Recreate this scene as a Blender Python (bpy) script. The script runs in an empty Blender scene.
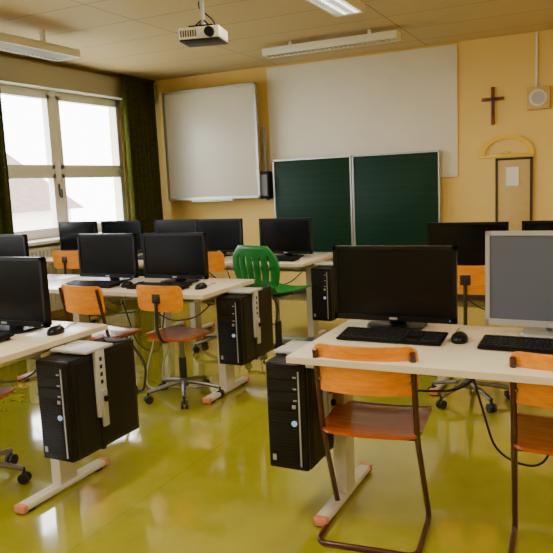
import bpy, bmesh, math, random
from mathutils import Vector, Matrix
random.seed(4)
scene=bpy.context.scene
COL=bpy.context.collection

# ---------------------------------------------------------------- materials
def newmat(name):
    m=bpy.data.materials.new(name); m.use_nodes=True
    nt=m.node_tree; b=nt.nodes['Principled BSDF']
    return m,nt,b
def mat(name,col,rough=.5,metal=0,noise=0,scale=20,spec=.5,coat=0,bump=0):
    m,nt,b=newmat(name)
    b.inputs['Base Color'].default_value=(*col,1); b.inputs['Roughness'].default_value=rough
    b.inputs['Metallic'].default_value=metal; b.inputs['Specular IOR Level'].default_value=spec
    b.inputs['Coat Weight'].default_value=coat; b.inputs['Coat Roughness'].default_value=.1
    if noise or bump:
        tc=nt.nodes.new('ShaderNodeTexCoord'); n=nt.nodes.new('ShaderNodeTexNoise')
        n.inputs['Scale'].default_value=scale; n.inputs['Detail'].default_value=5
        nt.links.new(tc.outputs['Object'],n.inputs['Vector'])
        if noise:
            r=nt.nodes.new('ShaderNodeValToRGB')
            r.color_ramp.elements[0].position=.3; r.color_ramp.elements[1].position=.7
            r.color_ramp.elements[0].color=(*[c*(1-noise) for c in col],1)
            r.color_ramp.elements[1].color=(*[min(1,c*(1+noise)) for c in col],1)
            nt.links.new(n.outputs['Fac'],r.inputs[0]); nt.links.new(r.outputs[0],b.inputs['Base Color'])
        if bump:
            bp=nt.nodes.new('ShaderNodeBump'); bp.inputs['Strength'].default_value=bump; bp.inputs['Distance'].default_value=.01
            nt.links.new(n.outputs['Fac'],bp.inputs['Height']); nt.links.new(bp.outputs[0],b.inputs['Normal'])
    return m
def woodmat(name,c1,c2,rough=.3,coat=.3):
    m,nt,b=newmat(name)
    tc=nt.nodes.new('ShaderNodeTexCoord'); mp=nt.nodes.new('ShaderNodeMapping')
    mp.inputs['Scale'].default_value=(2.5,30,30)
    n=nt.nodes.new('ShaderNodeTexNoise'); n.inputs['Scale'].default_value=2.2; n.inputs['Detail'].default_value=6; n.inputs['Distortion'].default_value=.6
    r=nt.nodes.new('ShaderNodeValToRGB'); r.color_ramp.elements[0].position=.3; r.color_ramp.elements[1].position=.72
    r.color_ramp.elements[0].color=(*c1,1); r.color_ramp.elements[1].color=(*c2,1)
    nt.links.new(tc.outputs['Object'],mp.inputs[0]); nt.links.new(mp.outputs[0],n.inputs['Vector'])
    nt.links.new(n.outputs['Fac'],r.inputs[0]); nt.links.new(r.outputs[0],b.inputs['Base Color'])
    b.inputs['Roughness'].default_value=rough; b.inputs['Coat Weight'].default_value=coat; b.inputs['Coat Roughness'].default_value=.12
    return m
def emis(name,col,s):
    m,nt,b=newmat(name); b.inputs['Base Color'].default_value=(*col,1)
    b.inputs['Emission Color'].default_value=(*col,1); b.inputs['Emission Strength'].default_value=s
    return m

M_wall=mat('wall_paint',(.82,.58,.18),.75,noise=.03,scale=1.5)
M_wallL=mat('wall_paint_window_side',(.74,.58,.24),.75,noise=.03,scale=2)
M_black=mat('black_plastic',(.003,.003,.004),.35,spec=.25)
M_blackm=mat('black_matte_metal',(.004,.004,.005),.45,noise=.1,scale=60,spec=.3)
M_screen=mat('lcd_screen_off',(.002,.003,.004),.22,spec=.2)
M_screen2=mat('lcd_screen_matte',(.075,.09,.135),.4,spec=.5)
M_silver=mat('silver_plastic',(.40,.42,.46),.35,metal=.4)
M_key=mat('keycaps',(.008,.008,.010),.5,spec=.3)
M_desk=mat('desk_laminate',(.76,.69,.52),.25,noise=.03,scale=120,coat=.2)
M_edge=mat('desk_edge_band',(.68,.60,.44),.4)
M_steel=mat('grey_steel',(.46,.46,.45),.35,noise=.03)
M_foot=mat('desk_foot_paint',(.60,.57,.48),.4)
M_cap=mat('red_end_cap',(.60,.20,.12),.5)
M_wood=woodmat('orange_beech',(.72,.21,.002),(.90,.34,.008),.42,.08)
M_seat=woodmat('red_brown_ply',(.32,.048,.004),(.52,.10,.009),.22,.5)
M_frame=mat('maroon_tube',(.06,.012,.008),.3,metal=.2,coat=.3)
M_green=mat('green_plastic',(.001,.17,.022),.4)
M_chrome=mat('chair_chrome',(.22,.21,.19),.3,metal=.9)
M_rub=mat('caster_rubber',(.008,.008,.008),.5)
M_alu=mat('aluminium',(.50,.51,.50),.35,metal=.6)
M_white=mat('white_paint',(.86,.85,.80),.4)
M_wb=mat('whiteboard_enamel',(.72,.70,.62),.3,noise=.02,scale=2)
M_proj=mat('projection_paint',(.82,.78,.68),.6,noise=.03,scale=2)
M_curt=mat('curtain_cloth',(.050,.058,.005),.9,noise=.3,scale=30,spec=.1)
M_cross=woodmat('cross_wood',(.16,.03,.008),(.27,.06,.015),.4)
M_yel=woodmat('yellow_wood',(.80,.48,.03),(.88,.58,.06),.4)
M_dkfr=mat('dark_brown_wood',(.04,.018,.009),.4)
M_tan=mat('tan_board',(.60,.42,.15),.6,noise=.05)
M_paper=mat('paper',(.8,.78,.7),.7)
M_blue=emis('badge_blue',(.3,.5,.9),.35)
M_lamp=emis('fluorescent_tube',(1,.95,.82),14)
M_lampoff=mat('lamp_diffuser',(.75,.72,.62),.4)
M_cable=mat('cable',(.012,.012,.012),.5)
M_cablew=mat('grey_cable',(.45,.43,.38),.5)

# floor: glossy linoleum
m,nt,b=newmat('floor_linoleum'); M_floor=m
tc=nt.nodes.new('ShaderNodeTexCoord')
n=nt.nodes.new('ShaderNodeTexNoise'); n.inputs['Scale'].default_value=3; n.inputs['Detail'].default_value=8; n.inputs['Roughness'].default_value=.7
r=nt.nodes.new('ShaderNodeValToRGB'); r.color_ramp.elements[0].position=.3; r.color_ramp.elements[1].position=.7
r.color_ramp.elements[0].color=(.285,.268,.018,1); r.color_ramp.elements[1].color=(.36,.34,.03,1)
nt.links.new(tc.outputs['Object'],n.inputs['Vector']); nt.links.new(n.outputs['Fac'],r.inputs[0])
br=nt.nodes.new('ShaderNodeTexBrick'); br.offset=0; br.inputs['Scale'].default_value=1; br.inputs['Brick Width'].default_value=1.9; br.inputs['Row Height'].default_value=30
br.inputs['Mortar Size'].default_value=.003; br.inputs['Color1'].default_value=(1,1,1,1); br.inputs['Color2'].default_value=(.97,.97,.97,1); br.inputs['Mortar'].default_value=(.80,.80,.75,1)
nt.links.new(tc.outputs['Object'],br.inputs['Vector'])
mx=nt.nodes.new('ShaderNodeMix'); mx.data_type='RGBA'; mx.blend_type='MULTIPLY'; mx.inputs[0].default_value=1
nt.links.new(r.outputs[0],mx.inputs[6]); nt.links.new(br.outputs['Color'],mx.inputs[7]); nt.links.new(mx.outputs[2],b.inputs['Base Color'])
n2=nt.nodes.new('ShaderNodeTexNoise'); n2.inputs['Scale'].default_value=2.5; n2.inputs['Detail'].default_value=3
mr=nt.nodes.new('ShaderNodeMapRange'); mr.inputs[3].default_value=.04; mr.inputs[4].default_value=.14
nt.links.new(tc.outputs['Object'],n2.inputs['Vector']); nt.links.new(n2.outputs['Fac'],mr.inputs[0]); nt.links.new(mr.outputs[0],b.inputs['Roughness'])
bp=nt.nodes.new('ShaderNodeBump'); bp.inputs['Strength'].default_value=.08; bp.inputs['Distance'].default_value=.02
nt.links.new(n2.outputs['Fac'],bp.inputs['Height']); nt.links.new(bp.outputs[0],b.inputs['Normal'])
b.inputs['Specular IOR Level'].default_value=1.0
b.inputs['Coat Weight'].default_value=.7; b.inputs['Coat Roughness'].default_value=.05

# ceiling panels
m,nt,b=newmat('ceiling_panels'); M_ceil=m
tc=nt.nodes.new('ShaderNodeTexCoord'); br=nt.nodes.new('ShaderNodeTexBrick'); br.offset=0
br.inputs['Scale'].default_value=1; br.inputs['Brick Width'].default_value=1.85; br.inputs['Row Height'].default_value=.62; br.inputs['Mortar Size'].default_value=.006
br.inputs['Color1'].default_value=(.60,.45,.22,1); br.inputs['Color2'].default_value=(.57,.425,.205,1); br.inputs['Mortar'].default_value=(.28,.20,.09,1)
nt.links.new(tc.outputs['Object'],br.inputs['Vector']); nt.links.new(br.outputs['Color'],b.inputs['Base Color']); b.inputs['Roughness'].default_value=.7

# chalkboard with faint lines
m,nt,b=newmat('chalkboard_green'); M_board=m
tc=nt.nodes.new('ShaderNodeTexCoord'); mp=nt.nodes.new('ShaderNodeMapping'); mp.inputs['Rotation'].default_value=(math.pi/2,0,0)
br=nt.nodes.new('ShaderNodeTexBrick'); br.offset=0; br.inputs['Scale'].default_value=1; br.inputs['Brick Width'].default_value=3; br.inputs['Row Height'].default_value=.10; br.inputs['Mortar Size'].default_value=.002
br.inputs['Color1'].default_value=(.002,.028,.013,1); br.inputs['Color2'].default_value=(.002,.028,.013,1); br.inputs['Mortar'].default_value=(.010,.045,.028,1)
nt.links.new(tc.outputs['Object'],mp.inputs[0]); nt.links.new(mp.outputs[0],br.inputs['Vector']); nt.links.new(br.outputs['Color'],b.inputs['Base Color']); b.inputs['Roughness'].default_value=.55
b.inputs['Specular IOR Level'].default_value=.2

# glass
m,nt,b=newmat('window_glass'); M_glass=m
nt.nodes.remove(b); o=nt.nodes['Material Output']; t=nt.nodes.new('ShaderNodeBsdfTransparent'); g=nt.nodes.new('ShaderNodeBsdfGlossy'); g.inputs['Roughness'].default_value=.02
ms=nt.nodes.new('ShaderNodeMixShader'); ms.inputs[0].default_value=.05
nt.links.new(t.outputs[0],ms.inputs[1]); nt.links.new(g.outputs[0],ms.inputs[2]); nt.links.new(ms.outputs[0],o.inputs[0])

# ---------------------------------------------------------------- helpers
def group(name,loc=(0,0,0),rz=0):
    e=bpy.data.objects.new(name,None); e.empty_display_size=.1; COL.objects.link(e)
    e.location=loc; e.rotation_euler=(0,0,rz); return e
def finish(bm,name,m,parent=None,smooth=False):
    bmesh.ops.recalc_face_normals(bm,faces=bm.faces[:])
    me=bpy.data.meshes.new(name); bm.to_mesh(me); bm.free()
    if smooth:
        for p in me.polygons: p.use_smooth=True
        try: me.set_sharp_from_angle(angle=math.radians(40))
        except Exception: pass
    me.materials.append(m)
    o=bpy.data.objects.new(name,me); COL.objects.link(o)
    if parent is not None: o.parent=parent
    return o
def addbox(bm,x0,x1,y0,y1,z0,z1):
    v=[bm.verts.new((x,y,z)) for x in (x0,x1) for y in (y0,y1) for z in (z0,z1)]
    for f in ((0,1,3,2),(4,6,7,5),(0,4,5,1),(2,3,7,6),(0,2,6,4),(1,5,7,3)): bm.faces.new([v[i] for i in f])
def box(name,x0,x1,y0,y1,z0,z1,m,parent=None,bev=.003,seg=2):
    bm=bmesh.new(); addbox(bm,x0,x1,y0,y1,z0,z1)
    if bev>0:
        bev=min(bev,.45*min(abs(x1-x0),abs(y1-y0),abs(z1-z0)))
        bmesh.ops.bevel(bm,geom=bm.edges[:],offset=bev,segments=seg,affect='EDGES',profile=.5)
    return finish(bm,name,m,parent,smooth=bev>0)
def boxes(name,lst,m,parent=None):
    bm=bmesh.new()
    for l in lst: addbox(bm,*l)
    return finish(bm,name,m,parent)
def fillet(pts,rad=.05,n=6):
    pts=[Vector(p) for p in pts]; out=[pts[0]]
    for i in range(1,len(pts)-1):
        a,b_,c=pts[i-1],pts[i],pts[i+1]
        r=min(rad,(a-b_).length*.48,(c-b_).length*.48)
        p=b_+(a-b_).normalized()*r; q=b_+(c-b_).normalized()*r
        for k in range(n+1):
            t=k/n; out.append(p*(1-t)**2+b_*2*t*(1-t)+q*t*t)
    out.append(pts[-1]); return out
def addtube(bm,pts,r,seg=10):
    pts=[Vector(p) for p in pts]; rings=[]; nrm=None
    for i,p in enumerate(pts):
        if i==0: d=pts[1]-p
        elif i==len(pts)-1: d=p-pts[i-1]
        else: d=(pts[i+1]-p).normalized()+(p-pts[i-1]).normalized()
        d.normalize()
        if nrm is None: nrm=d.orthogonal().normalized()
        nrm=(nrm-d*nrm.dot(d)); nrm.normalize(); bi=d.cross(nrm)
        rings.append([bm.verts.new(p+(nrm*math.cos(2*math.pi*k/seg)+bi*math.sin(2*math.pi*k/seg))*r) for k in range(seg)])
    for a,b_ in zip(rings,rings[1:]):
        for k in range(seg): bm.faces.new((a[k],a[(k+1)%seg],b_[(k+1)%seg],b_[k]))
    bm.faces.new(rings[0][::-1]); bm.faces.new(rings[-1])
def tube(name,pts,r,m,parent=None,rad=.05,seg=10):
    bm=bmesh.new(); addtube(bm,fillet(pts,rad) if len(pts)>2 else pts,r,seg)
    return finish(bm,name,m,parent,smooth=True)
def tubes(name,lst,r,m,parent=None,rad=.05):
    bm=bmesh.new()
    for pts in lst: addtube(bm,fillet(pts,rad) if len(pts)>2 else pts,r)
    return finish(bm,name,m,parent,smooth=True)
def plate(name,w,h,t,rad,fn,m,parent,nu=24,nv=16):
    bm=bmesh.new(); vs=[]
    V=[-h/2+h*(.5-.5*math.cos(math.pi*j/nv)) for j in range(nv+1)]
    for s in (-t/2,t/2):
        L=[]
        for v in V:
            e=max(0,abs(v)-(h/2-rad)); hw=w/2-rad+math.sqrt(max(0,rad*rad-e*e))
            L.append([bm.verts.new(fn(-hw+2*hw*i/nu,v,s)) for i in range(nu+1)])
        vs.append(L)
    A,B=vs
    for j in range(nv):
        for i in range(nu):
            bm.faces.new((A[j][i],A[j][i+1],A[j+1][i+1],A[j+1][i])); bm.faces.new((B[j][i],B[j+1][i],B[j+1][i+1],B[j][i+1]))
    for j in range(nv):
        bm.faces.new((A[j][0],A[j+1][0],B[j+1][0],B[j][0])); bm.faces.new((A[j][nu],B[j][nu],B[j+1][nu],A[j+1][nu]))
    for i in range(nu):
        bm.faces.new((A[0][i],B[0][i],B[0][i+1],A[0][i+1])); bm.faces.new((A[nv][i],A[nv][i+1],B[nv][i+1],B[nv][i]))
    bmesh.ops.remove_doubles(bm,verts=bm.verts[:],dist=1e-5)
    return finish(bm,name,m,parent,smooth=True)
def ellipsoid(name,c,r,m,parent,zcut=None,seg=20):
    bm=bmesh.new(); bmesh.ops.create_uvsphere(bm,u_segments=seg,v_segments=12,radius=1)
    for v in bm.verts:
        v.co=Vector((c[0]+v.co.x*r[0],c[1]+v.co.y*r[1],c[2]+v.co.z*r[2]))
        if zcut is not None: v.co.z=max(v.co.z,zcut)
    return finish(bm,name,m,parent,smooth=True)

# ---------------------------------------------------------------- room
D=7.8; XL=-5.683; XR=2.6; YB=-3.2; H=2.86
box('floor',XL-.2,XR+.2,YB-.2,D+.2,-.1,0,M_floor,bev=0)
box('ceiling',XL-.2,XR+.2,YB-.2,D+.2,H,H+.1,M_ceil,bev=0)
box('wall_back',XL-.2,XR+.2,D,D+.2,0,H,M_wall,bev=0)
box('wall_right',XR,XR+.2,YB,D,0,H,M_wall,bev=0)
box('wall_rear',XL,XR,YB-.2,YB,0,H,M_wall,bev=0)
wins=[(4.86,7.20),(1.5,3.9),(-1.9,.5)]
ZB,ZT=.92,2.57
L=[(XL-.2,XL,YB,D,0,ZB),(XL-.2,XL,YB,D,ZT,H)]
ys=[YB]+[v for w in sorted(wins) for v in w]+[D]
for a,b_ in zip(ys[::2],ys[1::2]): L.append((XL-.2,XL,a,b_,ZB,ZT))
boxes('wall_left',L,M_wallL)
box('baseboard_back',XL+.02,XR,D-.02,D,0,.08,M_dkfr,bev=.003)
box('baseboard_right',XR-.02,XR,YB,D-.03,0,.08,M_dkfr,bev=.003)
for i,(a,b_) in enumerate(wins):
    g=group('window_%d'%(i+1),(XL,a,0)); w=b_-a; mid=w/2-.03
    x0,x1=-.10,-.02
    zt=1.66
    fr=[(x0,x1,0,.06,ZB,ZT),(x0,x1,w-.06,w,ZB,ZT),(x0,x1,0,w,ZB,ZB+.06),(x0,x1,0,w,ZT-.06,ZT),(x0,x1+.01,mid-.06,mid+.06,ZB,ZT)]
    boxes('outer_frame',fr,M_white,g)
    s=[]
    for p,q in ((.06,mid-.05),(mid+.05,w-.06)):
        for z0,z1 in ((ZB+.06,zt-.03),(zt+.03,ZT-.06)):
            s+=[(x0+.02,x1+.02,p,p+.045,z0,z1),(x0+.02,x1+.02,q-.045,q,z0,z1),(x0+.02,x1+.02,p,q,z0,z0+.045),(x0+.02,x1+.02,p,q,z1-.045,z1)]
        s.append((x0,x1,p,q,zt-.03,zt+.03))
    boxes('sash_frames',s,M_white,g)
    boxes('glass_panes',[(x0+.04,x0+.046,.06,w-.06,ZB+.06,ZT-.06)],M_glass,g)
    box('handle_plate',x1+.02,x1+.03,mid-.03,mid-.005,1.38,1.52,M_dkfr,g)
    box('handle_lever',x1+.03,x1+.06,mid-.028,mid-.008,1.36,1.46,M_dkfr,g)
box('trim_window_sill',XL,XL+.28,YB+.1,D-.80,ZB-.04,ZB-.005,M_white,bev=.005)
box('trim_blind_box',XL,XL+.16,YB+.1,D-.02,ZT-.01,H-.06,mat('blind_box_grey',(.46,.44,.35),.5),bev=.005)
for yy in (4.9,1.6):
    g=group('radiator',(XL+.06,yy,0))
    boxes('fins',[(0,.10,k*.055,k*.055+.04,.15,.80) for k in range(38)],M_white,g)
    box('top_rail',-.0,.11,-.02,2.1,.80,.84,M_white,g); box('bottom_rail',.0,.11,-.02,2.1,.12,.16,M_white,g)
    boxes('feet',[(.03,.07,.1,.14,0,.13),(.03,.07,1.9,1.94,0,.13)],M_white,g)
def curtain(y0,y1,xc,z0,z1,amp=.05,waves=6):
    g=group('curtain',(xc,y0,0)); bm=bmesh.new(); n=waves*12; rows=[]
    for z,k in ((z0,1.1),(z0+(z1-z0)*.35,1.0),(z0+(z1-z0)*.75,.9),(z1,.75)):
        rows.append([bm.verts.new((amp*k*math.sin(2*math.pi*waves*i/n+.3*math.sin(i*.3)),(y1-y0)*i/n,z)) for i in range(n+1)])
    for a,b_ in zip(rows,rows[1:]):
        for i in range(n): bm.faces.new((a[i],a[i+1],b_[i+1],b_[i]))
    o=finish(bm,'cloth',M_curt,g,smooth=True)
    md=o.modifiers.new('t','SOLIDIFY'); md.thickness=.006
    box('rail',-.015,.015,-.02,y1-y0+.02,z1,z1+.03,M_dkfr,g)
curtain(6.94,7.60,XL+.25,.06,2.80,.055,7)
curtain(4.35,4.98,XL+.30,.06,2.80,.05,6)

# exterior seen through the windows
g=group('neighbour_house',(-30,20,-3.5))
M_ext=mat('render_wall_ext',(.8,.75,.66),.8); M_roof=mat('roof_tiles',(.17,.11,.09),.8,noise=.2,scale=3)
boxes('walls',[(-5,5,-7,7,0,4.2)],M_ext,g)
bm=bmesh.new()
v=[bm.verts.new(p) for p in ((-5.5,-7.5,4.1),(5.5,-7.5,4.1),(5.5,7.5,4.1),(-5.5,7.5,4.1),(0,-7.5,7.4),(0,7.5,7.4))]
for f in ((0,1,4),(1,2,5,4),(2,3,5),(3,0,4,5),(3,2,1,0)): bm.faces.new([v[i] for i in f])
finish(bm,'roof',M_roof,g)
boxes('house_windows',[(5,5.05,k-.5,k+.5,1.6,3) for k in (-5,-2,2,5)],M_black,g)
box('ground_outside',-90,XL-.3,-60,90,-3.7,-3.5,mat('outside_ground',(.5,.52,.42),.9,noise=.2,scale=.3),bev=0)

# ---------------------------------------------------------------- back wall objects
box('projection_surface',-3.85,-1.52,D-.022,D-.002,1.40,2.835,M_proj,bev=.004)
g=group('chalkboard',(-3.765,D-.13,.54))
W=2.065;hh=1.165
for nme,a,b_ in (('panel_left',0,1.025),('panel_right',1.04,W)):
    box(nme,a+.02,b_-.02,0,.02,.02,hh-.02,M_board,g,bev=.001)
    boxes(nme+'_frame',[(a,a+.016,-.008,.03,0,hh),(b_-.016,b_,-.008,.03,0,hh),(a,b_,-.008,.03,0,.016),(a,b_,-.008,.03,hh-.016,hh)],M_alu,g)
boxes('rail_mounts',[(.3,.36,.03,.105,.1,hh-.1),(W-.36,W-.3,.03,.105,.1,hh-.1)],M_alu,g)
box('chalk_tray',0,W,-.09,.0,-.03,-.01,M_alu,g)
g=group('interactive_whiteboard',(-5.29,D-.22,1.25))
box('surface',.03,1.35,0,.03,.03,1.37,M_wb,g,bev=.002)
boxes('frame',[(0,.03,-.012,.04,0,1.4),(1.35,1.38,-.012,.04,0,1.4),(0,1.38,-.012,.04,0,.03),(0,1.38,-.012,.04,1.37,1.4)],M_alu,g)
boxes('wall_mounts',[(.3,.4,.04,.20,.2,1.2),(1.0,1.1,.04,.20,.2,1.2)],M_steel,g)
box('pen_tray',.4,1.0,-.06,0,-.03,-.0,M_white,g)
g=group('whiteboard_speaker',(-3.865,D-.20,1.23))
box('cabinet',-.065,.065,0,.12,0,.34,M_blackm,g,bev=.01)
box('grille',-.05,.05,-.006,.001,.04,.30,mat('speaker_grille',(.16,.17,.22),.6),g)
box('mount_rail',-.05,-.02,.12,.19,-.02,.9,M_steel,g)
g=group('crucifix',(-1.145,D-.03,1.94))
box('upright',-.018,.018,0,.025,0,.40,M_cross,g,bev=.004); box('crossbar',-.115,.115,-.003,.022,.255,.29,M_cross,g,bev=.004)
box('corpus',-.01,.01,-.012,.0,.10,.30,M_frame,g,bev=.004); box('arms',-.07,.07,-.012,-.003,.262,.28,M_frame,g,bev=.003)
g=group('blackboard_protractor',(-1.01,D-.02,1.585))
bm=bmesh.new(); n=40; R0,R1=.225,.290
ring=[[bm.verts.new((R*math.cos(math.pi*i/n),y,R*.74*math.sin(math.pi*i/n)+.03)) for i in range(n+1)] for R,y in ((R0,-.008),(R1,-.008),(R1,.006),(R0,.006))]
for k in range(4):
    a,b_=ring[k],ring[(k+1)%4]
    for i in range(n): bm.faces.new((a[i],a[i+1],b_[i+1],b_[i]))
bm.faces.new([ring[k][0] for k in range(4)]); bm.faces.new([ring[k][n] for k in range(4)][::-1])
finish(bm,'arc',M_yel,g)
box('base_bar',-.290,.290,-.008,.006,0,.035,M_yel,g,bev=.002); box('handle',-.05,.05,-.03,-.008,.04,.07,M_yel,g,bev=.006)
g=group('notice_board',(-1.115,D-.035,.62))
box('panel',.02,.36,.0,.03,.02,.94,M_tan,g,bev=.001)
boxes('frame',[(0,.025,-.008,.033,0,.96),(.355,.38,-.008,.033,0,.96),(0,.38,-.008,.033,0,.025),(0,.38,-.008,.033,.935,.96)],M_dkfr,g)
box('pinned_sheet',.11,.24,-.004,-.0,.66,.86,M_paper,g,bev=0)
g=group('wall_loudspeaker',(-.68,D-.09,2.18))
box('cabinet',-.115,.115,0,.088,-.115,.115,M_tan,g,bev=.008)
bm=bmesh.new(); bmesh.ops.create_cone(bm,cap_ends=True,segments=32,radius1=.092,radius2=.085,depth=.012,matrix=Matrix.Translation((0,-.004,0))@Matrix.Rotation(math.pi/2,4,'X'))
finish(bm,'cone_ring',M_wb,g,smooth=True)
bm=bmesh.new(); bmesh.ops.create_cone(bm,cap_ends=True,segments=32,radius1=.066,radius2=.066,depth=.012,matrix=Matrix.Translation((0,-.008,0))@Matrix.Rotation(math.pi/2,4,'X'))
finish(bm,'cone_cloth',M_steel,g,smooth=True)
box('trim_conduit',-.715,-.695,D-.02,D-.002,2.30,H-.005,M_white,bev=.003)

# ---------------------------------------------------------------- ceiling fixtures
def lamp(x,y,l,w,axis,z=H,on=True,drop=.06,power=25):
    g=group('fluorescent_ceiling_light',(x,y,z-drop),0 if axis=='x' else math.pi/2)
    box('housing',-l/2,l/2,-w/2,w/2,-.045,0,M_white,g,bev=.006)
    box('side_rail_a',-l/2,l/2,-w/2-.006,-w/2+.012,-.075,-.02,M_white,g); box('side_rail_b',-l/2,l/2,w/2-.012,w/2+.006,-.075,-.02,M_white,g)
    box('end_cap_a',-l/2-.01,-l/2+.01,-w/2,w/2,-.075,0,M_white,g); box('end_cap_b',l/2-.01,l/2+.01,-w/2,w/2,-.075,0,M_white,g)
    boxes('louver',[(-l/2+.02+k*.05,-l/2+.026+k*.05,-w/2+.01,w/2-.01,-.073,-.047) for k in range(int(l/.05))],M_alu if on else M_steel,g)
    tubes('tubes',[[(-l/2+.03,-w/5,-.055),(l/2-.03,-w/5,-.055)],[(-l/2+.03,w/5,-.055),(l/2-.03,w/5,-.055)]],.009,M_lamp if on else M_lampoff,g)
    boxes('mount_brackets',[(-l*.3-.015,-l*.3+.015,-.02,.02,0,drop),(l*.3-.015,l*.3+.015,-.02,.02,0,drop)],M_white,g)
    if power>0:
        ld=bpy.data.lights.new('tube_light','AREA'); ld.shape='RECTANGLE'; ld.size=l*.95; ld.size_y=w*.8; ld.energy=power; ld.color=(1,.89,.66)
        lo=bpy.data.objects.new('tube_light',ld); COL.objects.link(lo); lo.parent=g; lo.location=(0,0,-.08)
lamp(-4.60,4.33,1.55,.28,'y',on=False,drop=.13,power=0)
lamp(-2.56,6.62,1.42,.16,'x',on=False,drop=.05,power=0)
lamp(-1.89,4.60,1.55,.24,'y',power=36)
lamp(-1.89,1.3,1.55,.24,'y',power=52)
lamp(1.0,4.62,1.55,.24,'y',power=34)
lamp(1.0,1.3,1.55,.24,'y',power=48)
lamp(-4.60,1.3,1.55,.28,'y',on=False,drop=.13,power=0)
lamp(-.4,-1.6,1.55,.24,'y',power=44)

# projector
g=group('ceiling_projector',(-2.54,4.18,2.45),.25); g.scale=(.86,.86,.84)
box('body',-.17,.17,-.13,.13,-.05,.045,M_wb,g,bev=.015,seg=3)
box('lower_trim',-.165,.165,-.125,.125,-.062,-.048,M_blackm,g,bev=.004)
boxes('side_vents',[(-.15+.02*k,-.142+.02*k,-.134,-.129,-.03,.02) for k in range(7)],M_black,g)
bm=bmesh.new(); bmesh.ops.create_cone(bm,cap_ends=True,segments=28,radius1=.042,radius2=.038,depth=.04,matrix=Matrix.Translation((.09,-.14,-.005))@Matrix.Rotation(math.pi/2,4,'X'))
finish(bm,'lens_barrel',M_black,g,smooth=True)
box('mount_plate',-.10,.10,-.08,.08,.055,.067,M_blackm,g)
tubes('mount_struts',[[(-.08,-.06,.04),(0,0,.13)],[(.08,-.06,.04),(0,0,.13)],[(-.08,.06,.04),(0,0,.13)],[(.08,.06,.04),(0,0,.13)]],.006,M_blackm,g)
tube('pole',[(0,0,.06),(0,0,.475)],.018,M_steel,g)
box('ceiling_plate',-.07,.07,-.07,.07,.470,.487,M_white,g)
tube('hanging_cable',[(.02,.05,.47),(.05,.03,.36),(-.07,.04,.25),(.08,.1,.12),(.05,.12,.0)],.007,M_cable,g,rad=.08)

# ---------------------------------------------------------------- furniture
def desk(x0,x1,y0,y1,legs,name='computer_desk'):
    g=group(name,(x0,y0,0)); w=x1-x0; d=y1-y0
    box('top',0,w,0,d,.722,.75,M_desk,g,bev=.004)
    boxes('edge_band',[(-.002,w+.002,-.003,.0,.7225,.7475),(-.003,0,0,d,.7225,.7475),(w,w+.003,0,d,.7225,.7475)],M_edge,g)
    for k,lx in enumerate(legs):
        lx-=x0
        box('foot_%d'%k,lx-.030,lx+.030,.12,d-.04,.012,.045,M_foot,g,bev=.012)
        for e,(a,b_) in enumerate(((.10,.135),(d-.05,d-.015))): box('foot_cap_%d_%d'%(k,e),lx-.031,lx+.031,a,b_,.006,.045,M_cap,g,bev=.010)
        boxes('column_%d'%k,[(lx-.028,lx+.028,d*.5-.01,d*.5+.10,.043,.70)],M_foot,g)
        boxes('foot_pads_%d'%k,[(lx-.02,lx+.02,.14,.18,0,.014),(lx-.02,lx+.02,d-.10,d-.06,0,.014)],M_rub,g)
        box('arm_%d'%k,lx-.02,lx+.02,.06,d-.06,.69,.722,M_foot,g)
    a,b_=min(legs)-x0,max(legs)-x0
    boxes('cross_rails',[(a,b_,.12,.16,.69,.722),(a,b_,d-.16,d-.12,.69,.722)],M_foot,g)
    boxes('cable_tray',[(a,b_,d-.22,d-.215,.62,.69),(a,b_,d-.29,d-.215,.62,.625)],M_steel,g)
    tubes('sagging_cables',[[(a+.1,d-.25,.63),(a+.25,d-.25,.50),(a+.5,d-.24,.52),(a+.6,d-.25,.63)],[(b_-.7,d-.25,.63),(b_-.5,d-.25,.46),(b_-.25,d-.24,.5),(b_-.1,d-.25,.63)],
        [(b_-.9,d-.25,.63),(b_-.8,d-.22,.25),(b_-.62,d-.2,.20),(b_-.5,d-.25,.63)]],.005,M_cable,g,rad=.12)
    return g

def monitor(x,y,z0=.785,w=.525,h=.32,rz=0,silver=False,base=.75):
    g=group('lcd_monitor',(x,y,0),rz); mb=M_silver if silver else M_black
    b_=.017; z1=z0+h
    boxes('bezel',[(-w/2,-w/2+b_,-.022,.004,z0,z1),(w/2-b_,w/2,-.022,.004,z0,z1),(-w/2,w/2,-.022,.004,z1-b_,z1),(-w/2,w/2,-.022,.004,z0,z0+b_+.008)],mb,g)
    box('screen',-w/2+b_-.001,w/2-b_+.001,-.017,.0,z0+b_+.007,z1-b_+.001,M_screen2 if silver else M_screen,g,bev=0)
    box('rear_shell',-w/2+.004,w/2-.004,.002,.022,z0+.004,z1-.004,M_black,g,bev=.008)
    box('rear_bulge',-w*.3,w*.3,.02,.055,z0+.06,z1-.06,M_black,g,bev=.015)
    box('stand_neck',-.035,.035,.035,.075,base+.012,z0+h*.55,mb,g,bev=.008)
    plate('stand_base',.25,.19,.014,.05,lambda u,v,s:Vector((u,v+.04,base+.0085+s)),mb,g)
    box('logo',-.018,.018,-.0235,-.0215,z0+.008,z0+.017,M_alu,g,bev=0)
    box('power_led',w/2-.03,w/2-.026,-.0235,-.0215,z0+.010,z0+.014,M_blue,g,bev=0)
    tube('video_cable',[(0,.055,z0+.10),(.02,.10,z0+.05),(.05,.11,base+.006),(.12,.12,base+.006)],.004,M_cable,g)

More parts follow.
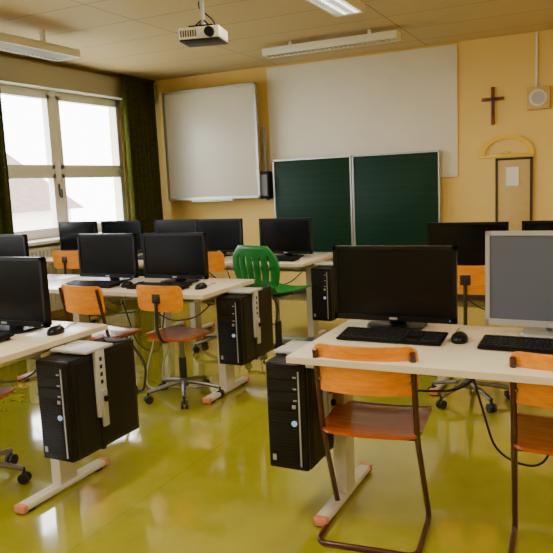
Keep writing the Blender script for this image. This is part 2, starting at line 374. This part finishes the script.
def keyboard(x,y,rz=0,z=.7515):
    g=group('computer_keyboard',(x,y,z),rz); w,d=.44,.15
    bm=bmesh.new(); addbox(bm,-w/2,w/2,-d/2,d/2,.002,.012)
    for v in bm.verts: v.co.z+= (v.co.y+d/2)*.10
    bmesh.ops.bevel(bm,geom=bm.edges[:],offset=.003,segments=2,affect='EDGES')
    finish(bm,'case',M_black,g,smooth=True)
    bm=bmesh.new()
    for r_ in range(6):
        yy=-d/2+.016+r_*.0205+(.006 if r_==5 else 0)
        if r_==0:
            ks=[(0,1.3),(1.3,1.2),(2.5,1.2),(3.7,6.2),(9.9,1.2),(11.1,1.2),(12.3,1.2),(13.5,1.3)]
        else: ks=[(k,1) for k in range(15)]
        ks+= [(15.3+k,1) for k in range(3)]+[(18.6+k,1) for k in range(4)] if r_ not in (1,2) else [(18.6+k,1) for k in range(4)]
        for k,kw in ks:
            xx=-w/2+.010+k*.0186
            zz=.012+(yy+d/2)*.10
            addbox(bm,xx+.001,xx+kw*.0186-.001,yy-.0085,yy+.0085,zz,zz+.006)
    finish(bm,'keys',M_key,g)
    boxes('feet',[(-w/2+.02,-w/2+.05,d/2-.02,d/2-.01,0,.018),(w/2-.05,w/2-.02,d/2-.02,d/2-.01,0,.018),(-w/2+.02,-w/2+.05,-d/2+.01,-d/2+.02,0,.004),(w/2-.05,w/2-.02,-d/2+.01,-d/2+.02,0,.004)],M_rub,g)
    tube('cable',[(.05,d/2-.005,.02),(.055,d/2+.01,.004),(.06,d/2+.03,.004)],.0025,M_cable,g)
def mouse(x,y,rz=0,z=.7515):
    g=group('computer_mouse',(x,y,z),rz)
    ellipsoid('shell',(0,0,.008),(.034,.058,.030),M_black,g,zcut=0)
    box('wheel',-.004,.004,.02,.042,.030,.038,M_silver,g,bev=.002)
    tube('cable',[(0,.05,.008),(0,.10,.004),(-.03,.16,.004),(-.02,.22,.004)],.0022,M_cable,g)

def tower(x0,y0,z0=.25,rz=0,side=1):
    g=group('desktop_computer_tower',(x0,y0,z0),rz); w,d,h=.178,.455,.448
    box('case',0,w,.02,d,0,h,M_blackm,g,bev=.004)
    box('front_bezel',0.0,w,-.008,.022,.0,h,M_black,g,bev=.010,seg=3)
    boxes('drive_bay_faces',[(.012,w-.03,-.011,-.007,h-.065-k*.048,h-.024-k*.048) for k in range(3)],M_blackm,g)
    boxes('bay_eject_buttons',[(w-.055,w-.04,-.013,-.010,h-.058-k*.048,h-.052-k*.048) for k in range(3)],M_silver,g)
    boxes('front_grille',[(.014,w-.045,-.0105,-.007,.03+k*.014,.037+k*.014) for k in range(16)],M_blackm,g)
    boxes('silver_strip',[(w-.034,w-.028,-.0112,-.007,.02,h-.03)],M_silver,g)
    bm=bmesh.new(); bmesh.ops.create_cone(bm,cap_ends=True,segments=24,radius1=.012,radius2=.012,depth=.005,matrix=Matrix.Translation((w-.055,-.010,.20))@Matrix.Rotation(math.pi/2,4,'X'))
    finish(bm,'round_badge',M_blue,g,smooth=True)
    box('power_button',w-.062,w-.046,-.013,-.008,.262,.278,M_silver,g,bev=.003)
    boxes('sticker',[(.02,.036,-.0115,-.0105,.035,.06)],M_silver,g)
    boxes('side_panel_seam',[(-.0015,0,.05,d-.02,.02,h-.02),(w,w+.0015,.05,d-.02,.02,h-.02)],M_blackm,g)
    top=.722-z0
    y=.16
    box('hanger_arm',w+.001,w+.020,y-.002,y+.058,h*.34,top-.006,M_steel,g,bev=.004)
    box('hanger_slider',w+.018,w+.032,y+.010,y+.046,h*.24,h*.62,M_alu,g,bev=.004)
    boxes('hanger_slots',[(w+.0195,w+.0212,y+.020,y+.036,h*.68+k*.035,h*.68+k*.035+.018) for k in range(4)],M_black,g)
    box('slider_knob',w+.030,w+.050,y+.016,y+.040,h*.50,h*.56,M_black,g,bev=.006)
    boxes('thin_straps',[(w,w+.004,y+.02,y+.04,-.006,h*.34),(-.004,0,y+.02,y+.04,-.006,top),(-.004,w+.004,y+.02,y+.04,-.006,0)],M_blackm,g)
    box('hanger_top',-.01,w+.02,.10,.28,top-.014,top-.001,M_steel,g,bev=.003)
    box('hanger_clamp',w*.2,w*.8,.12,.22,h,top-.012,M_steel,g,bev=.003)
    tubes('rear_cables',[[(.09,d-.002,.3),(.09,d+.06,.32),(.10,d+.05,.45)],[(.05,d-.002,.12),(.05,d+.05,.05),(.06,d+.07,.2),(.06,d+.04,.44)],
        [(.14,d-.002,.2),(.17,d+.06,.16),(.20,d+.06,.30),(.12,d+.02,.455)],[(.15,d+.01,.456),(.20,d-.06,.458),(.13,d-.12,.456),(.04,d-.05,.458)]],.006,M_cable,g)
    return g

def wood_back(g,w,h,zc,y,curve=.05,m=M_wood,lean=.10):
    plate('backrest',w,h,.011,.035,lambda u,v,s:Vector((u,y-curve*(1-(u/(w/2))**2)+s-lean*v,zc+v)),m,g)
def sled_chair(x,y,rz=0):
    g=group('wooden_school_chair',(x,y,0),rz); hw=.185
    wood_back(g,.40,.19,.710,.03,.045)
    sides=[[(s*hw,-.006,.785),(s*hw,.07,.43),(s*(hw+.01),.29,.012),(s*(hw+.01),-.03,.012),(0,-.03,.012)] for s in (-1,1)]
    tubes('tube_frame',sides,.0115,M_frame,g,rad=.05)
    tubes('seat_rails',[[(-hw,.07,.432),(-hw+.03,.36,.432),(hw-.03,.36,.432),(hw,.07,.432)],[(-hw,.09,.425),(hw,.09,.425)]],.0105,M_frame,g)
    plate('seat',.40,.40,.012,.06,lambda u,v,s:Vector((u,v+.235,.449+s-.012*(1-(u/.2)**2)*(1 if v<.1 else .6)-max(0,v-.12)**2*1.5)),M_seat,g)
    bm=bmesh.new()
    for u in (-1,1):
        for dz in (-.045,.045):
            bmesh.ops.create_uvsphere(bm,u_segments=10,v_segments=6,radius=.007,matrix=Matrix.Translation((u*.175,.010-.1*dz,.710+dz)))
    finish(bm,'rivets',M_chrome,g,smooth=True)
def star_base(g,r=.25,n=5,m=M_chrome,a0=.3):
    for k in range(n):
        a=a0+2*math.pi*k/n; c,s=math.cos(a),math.sin(a)
        tube('base_arm_%d'%k,[(0,0,.115),(c*r*.5,s*r*.5,.10),(c*r,s*r,.075)],.014,m,g)
        bm=bmesh.new()
        for off in (-.014,.014):
            px,py=c*r-s*off,s*r+c*off
            Mx=Matrix.Translation((px,py,.027))@Matrix.Rotation(a+math.pi/2,4,'Z')@Matrix.Rotation(math.pi/2,4,'Y')
            bmesh.ops.create_cone(bm,cap_ends=True,segments=18,radius1=.027,radius2=.027,depth=.016,matrix=Mx)
        addtube(bm,[(c*r,s*r,.03),(c*r,s*r,.08)],.008)
        finish(bm,'caster_%d'%k,M_rub,g,smooth=True)
    bm=bmesh.new(); addtube(bm,[(0,0,.08),(0,0,.14)],.032,16); finish(bm,'base_hub',m,g,smooth=True)
def swivel_chair(x,y,rz=0,top=.80,seatm=M_seat,bw=.36,bh=.17,a0=.3):
    g=group('wooden_swivel_chair',(x,y,0),rz)
    star_base(g,a0=a0)
    tube('gas_column',[(0,0,.13),(0,0,.43)],.018,M_chrome,g); tube('column_sleeve',[(0,0,.12),(0,0,.28)],.026,M_rub,g)
    boxes('seat_plate',[(-.09,.09,-.10,.10,.42,.436)],M_rub,g)
    plate('seat',.38,.36,.014,.09,lambda u,v,s:Vector((u,v,.448+s-.012*(1-(u/.2)**2))),seatm,g)
    wood_back(g,bw,bh,top-bh/2,-.20,.035)
    tubes('back_spine',[[(0,-.06,.425),(0,-.20,.42),(0,-.252,.50),(0,-.243,top-.10)]],.011,M_rub,g)
    box('back_bracket',-.03,.03,-.246,-.236,top-bh/2-.03,top-bh/2+.03,M_rub,g)
def green_chair(x,y,rz=0,up=.085):
    g=group('green_swivel_chair',(x,y,0),rz); star_base(g,r=.26,m=M_rub)
    tube('gas_column',[(0,0,.13),(0,0,.46+up)],.018,M_chrome,g); tube('column_sleeve',[(0,0,.12),(0,0,.32)],.027,M_rub,g)
    boxes('seat_plate',[(-.09,.09,-.10,.10,.445+up,.462+up)],M_rub,g)
    bm=bmesh.new(); prof=[]
    N=26
    for i in range(N+1):
        t=i/N
        if t<.42: p=(.22-.40*(t/.42),.475+.02*(t/.42-.5)**2); hw=.19+.02*math.sin(math.pi*t/.42)
        elif t<.58:
            a=(t-.42)/.16*math.pi/2*.9; p=(-.18-.07*math.sin(a),.478+.07*(1-math.cos(a))); hw=.19
        else:
            q=(t-.58)/.42; p=(-.248-.05*q,.54+.33*q); hw=.195+.04*math.sin(math.pi*q)-(.05*max(0,q-.75)/.25)
        prof.append((p,hw))
    rows=[];NC=25
    for (p,hw) in prof:
        row=[]
        for k in range(NC+1):
            u=-1+2*k/NC; row.append(bm.verts.new((u*hw,p[0]+(.03*u*u if p[1]>.54 else 0),up+p[1]+(.02*u*u if p[1]<=.54 else 0))))
        rows.append(row)
    for j,(a,b_) in enumerate(zip(rows,rows[1:])):
        for k in range(NC):
            if 17<=j<=22 and k in (4,8,12,16,20): continue
            bm.faces.new((a[k],a[k+1],b_[k+1],b_[k]))
    o=finish(bm,'shell',M_green,g,smooth=True)
    md=o.modifiers.new('t','SOLIDIFY'); md.thickness=.012

# ---- desks
desk(-3.80,-2.26,1.93,2.63,(-2.33,-3.6))          # front-left
desk(-5.2,-3.82,1.93,2.63,(-4.0,-5.0))
desk(-1.11,.55,2.31,3.03,(-1.04,.40))             # front-right
desk(.57,2.2,2.31,3.03,(.75,2.0))
desk(-3.80,-2.25,3.52,4.20,(-2.34,-3.6))          # middle-left
desk(-5.2,-3.82,3.52,4.20,(-4.0,-5.0))
desk(-1.10,.60,4.15,4.88,(-1.0,.45))              # middle-right
desk(-3.75,-2.26,5.08,5.80,(-2.36,-3.6))          # far-left
desk(-5.30,-3.77,5.08,5.80,(-3.95,-5.1))

# ---- monitors / keyboards / mice
monitor(-.85,2.90,w=.555,h=.335,z0=.785)
keyboard(-.80,2.68); mouse(-.53,2.72,.1)
monitor(-.19,2.90,w=.53,h=.390,z0=.79,rz=-.05,silver=True)
keyboard(-.22,2.67,-.03)
monitor(-2.65,2.36,w=.555,h=.335,z0=.785)
keyboard(-2.68,2.15); mouse(-2.36,2.38,.2)
monitor(-3.4,2.36,w=.555,h=.335)
for x,y in ((-3.30,3.91),(-2.72,3.93),(-4.38,3.93)): monitor(x,y)
for x,y in ((-3.28,3.69),(-2.70,3.69),(-4.38,3.69)): keyboard(x,y)
mouse(-2.40,3.74); mouse(-2.99,3.72)
for x,y in ((-5.10,5.60),(-4.53,5.62),(-3.85,5.62),(-3.34,5.58),(-2.60,5.50)): monitor(x,y,w=.51)
for x in (-4.5,-3.87,-3.36,-2.60): keyboard(x,5.26)
monitor(-.84,4.60); monitor(-.24,4.66); keyboard(-.84,4.36); keyboard(-.22,4.38)

# ---- towers
tower(-2.235,2.12)
tower(-2.29,3.74)
tower(-2.24,5.20)
tower(-1.245,2.39)

# ---- chairs
sled_chair(-.81,2.34,.10)
sled_chair(-.10,2.40,.05)
sled_chair(-3.14,3.40,-.15)
swivel_chair(-2.57,3.72,-.03,top=.805)
swivel_chair(-2.80,2.20,.3,a0=.1)
swivel_chair(-.77,4.25,.1,top=.89)
swivel_chair(-4.55,5.02,0,top=.88)
swivel_chair(-3.02,5.0,0,top=.88)
green_chair(-2.37,4.80,-.24)
# cable hanging in a loop below the middle desk
g=group('cable_loop',(-2.93,3.86,0))
bm=bmesh.new()
addtube(bm,fillet([(.0,.1,.69),(-.02,.08,.35),(-.06,.0,.10),(.0,-.08,.010),(.14,-.06,.010),(.17,.0,.14),(.12,.05,.30),(.05,.05,.16),(.10,-.02,.012),(.28,.02,.010),(.40,.10,.010)],.09,8),.006)
finish(bm,'grey_loop',M_cablew,g,smooth=True)

# ---------------------------------------------------------------- light
w=bpy.data.worlds.new('sky'); scene.world=w; w.use_nodes=True
bg=w.node_tree.nodes['Background']; bg.inputs[0].default_value=(.95,.97,1,1); bg.inputs[1].default_value=14.0

# ---------------------------------------------------------------- camera
yaw,pitch,roll,h=.458,.136,-.044,1.413
f=Vector((-math.sin(yaw)*math.cos(pitch),math.cos(yaw)*math.cos(pitch),-math.sin(pitch)))
r_=Vector((math.cos(yaw),math.sin(yaw),0)); u=r_.cross(f)
r2=r_*math.cos(roll)+u*math.sin(roll); u2=-r_*math.sin(roll)+u*math.cos(roll)
cam=bpy.data.cameras.new('camera'); cam.sensor_width=36; cam.lens=678/553*36; cam.clip_start=.05; cam.clip_end=300
co=bpy.data.objects.new('camera',cam); COL.objects.link(co)
M=Matrix.Identity(4)
for i in range(3): M[i][0]=r2[i]; M[i][1]=u2[i]; M[i][2]=-f[i]
M[2][3]=h; co.matrix_world=M
scene.camera=co
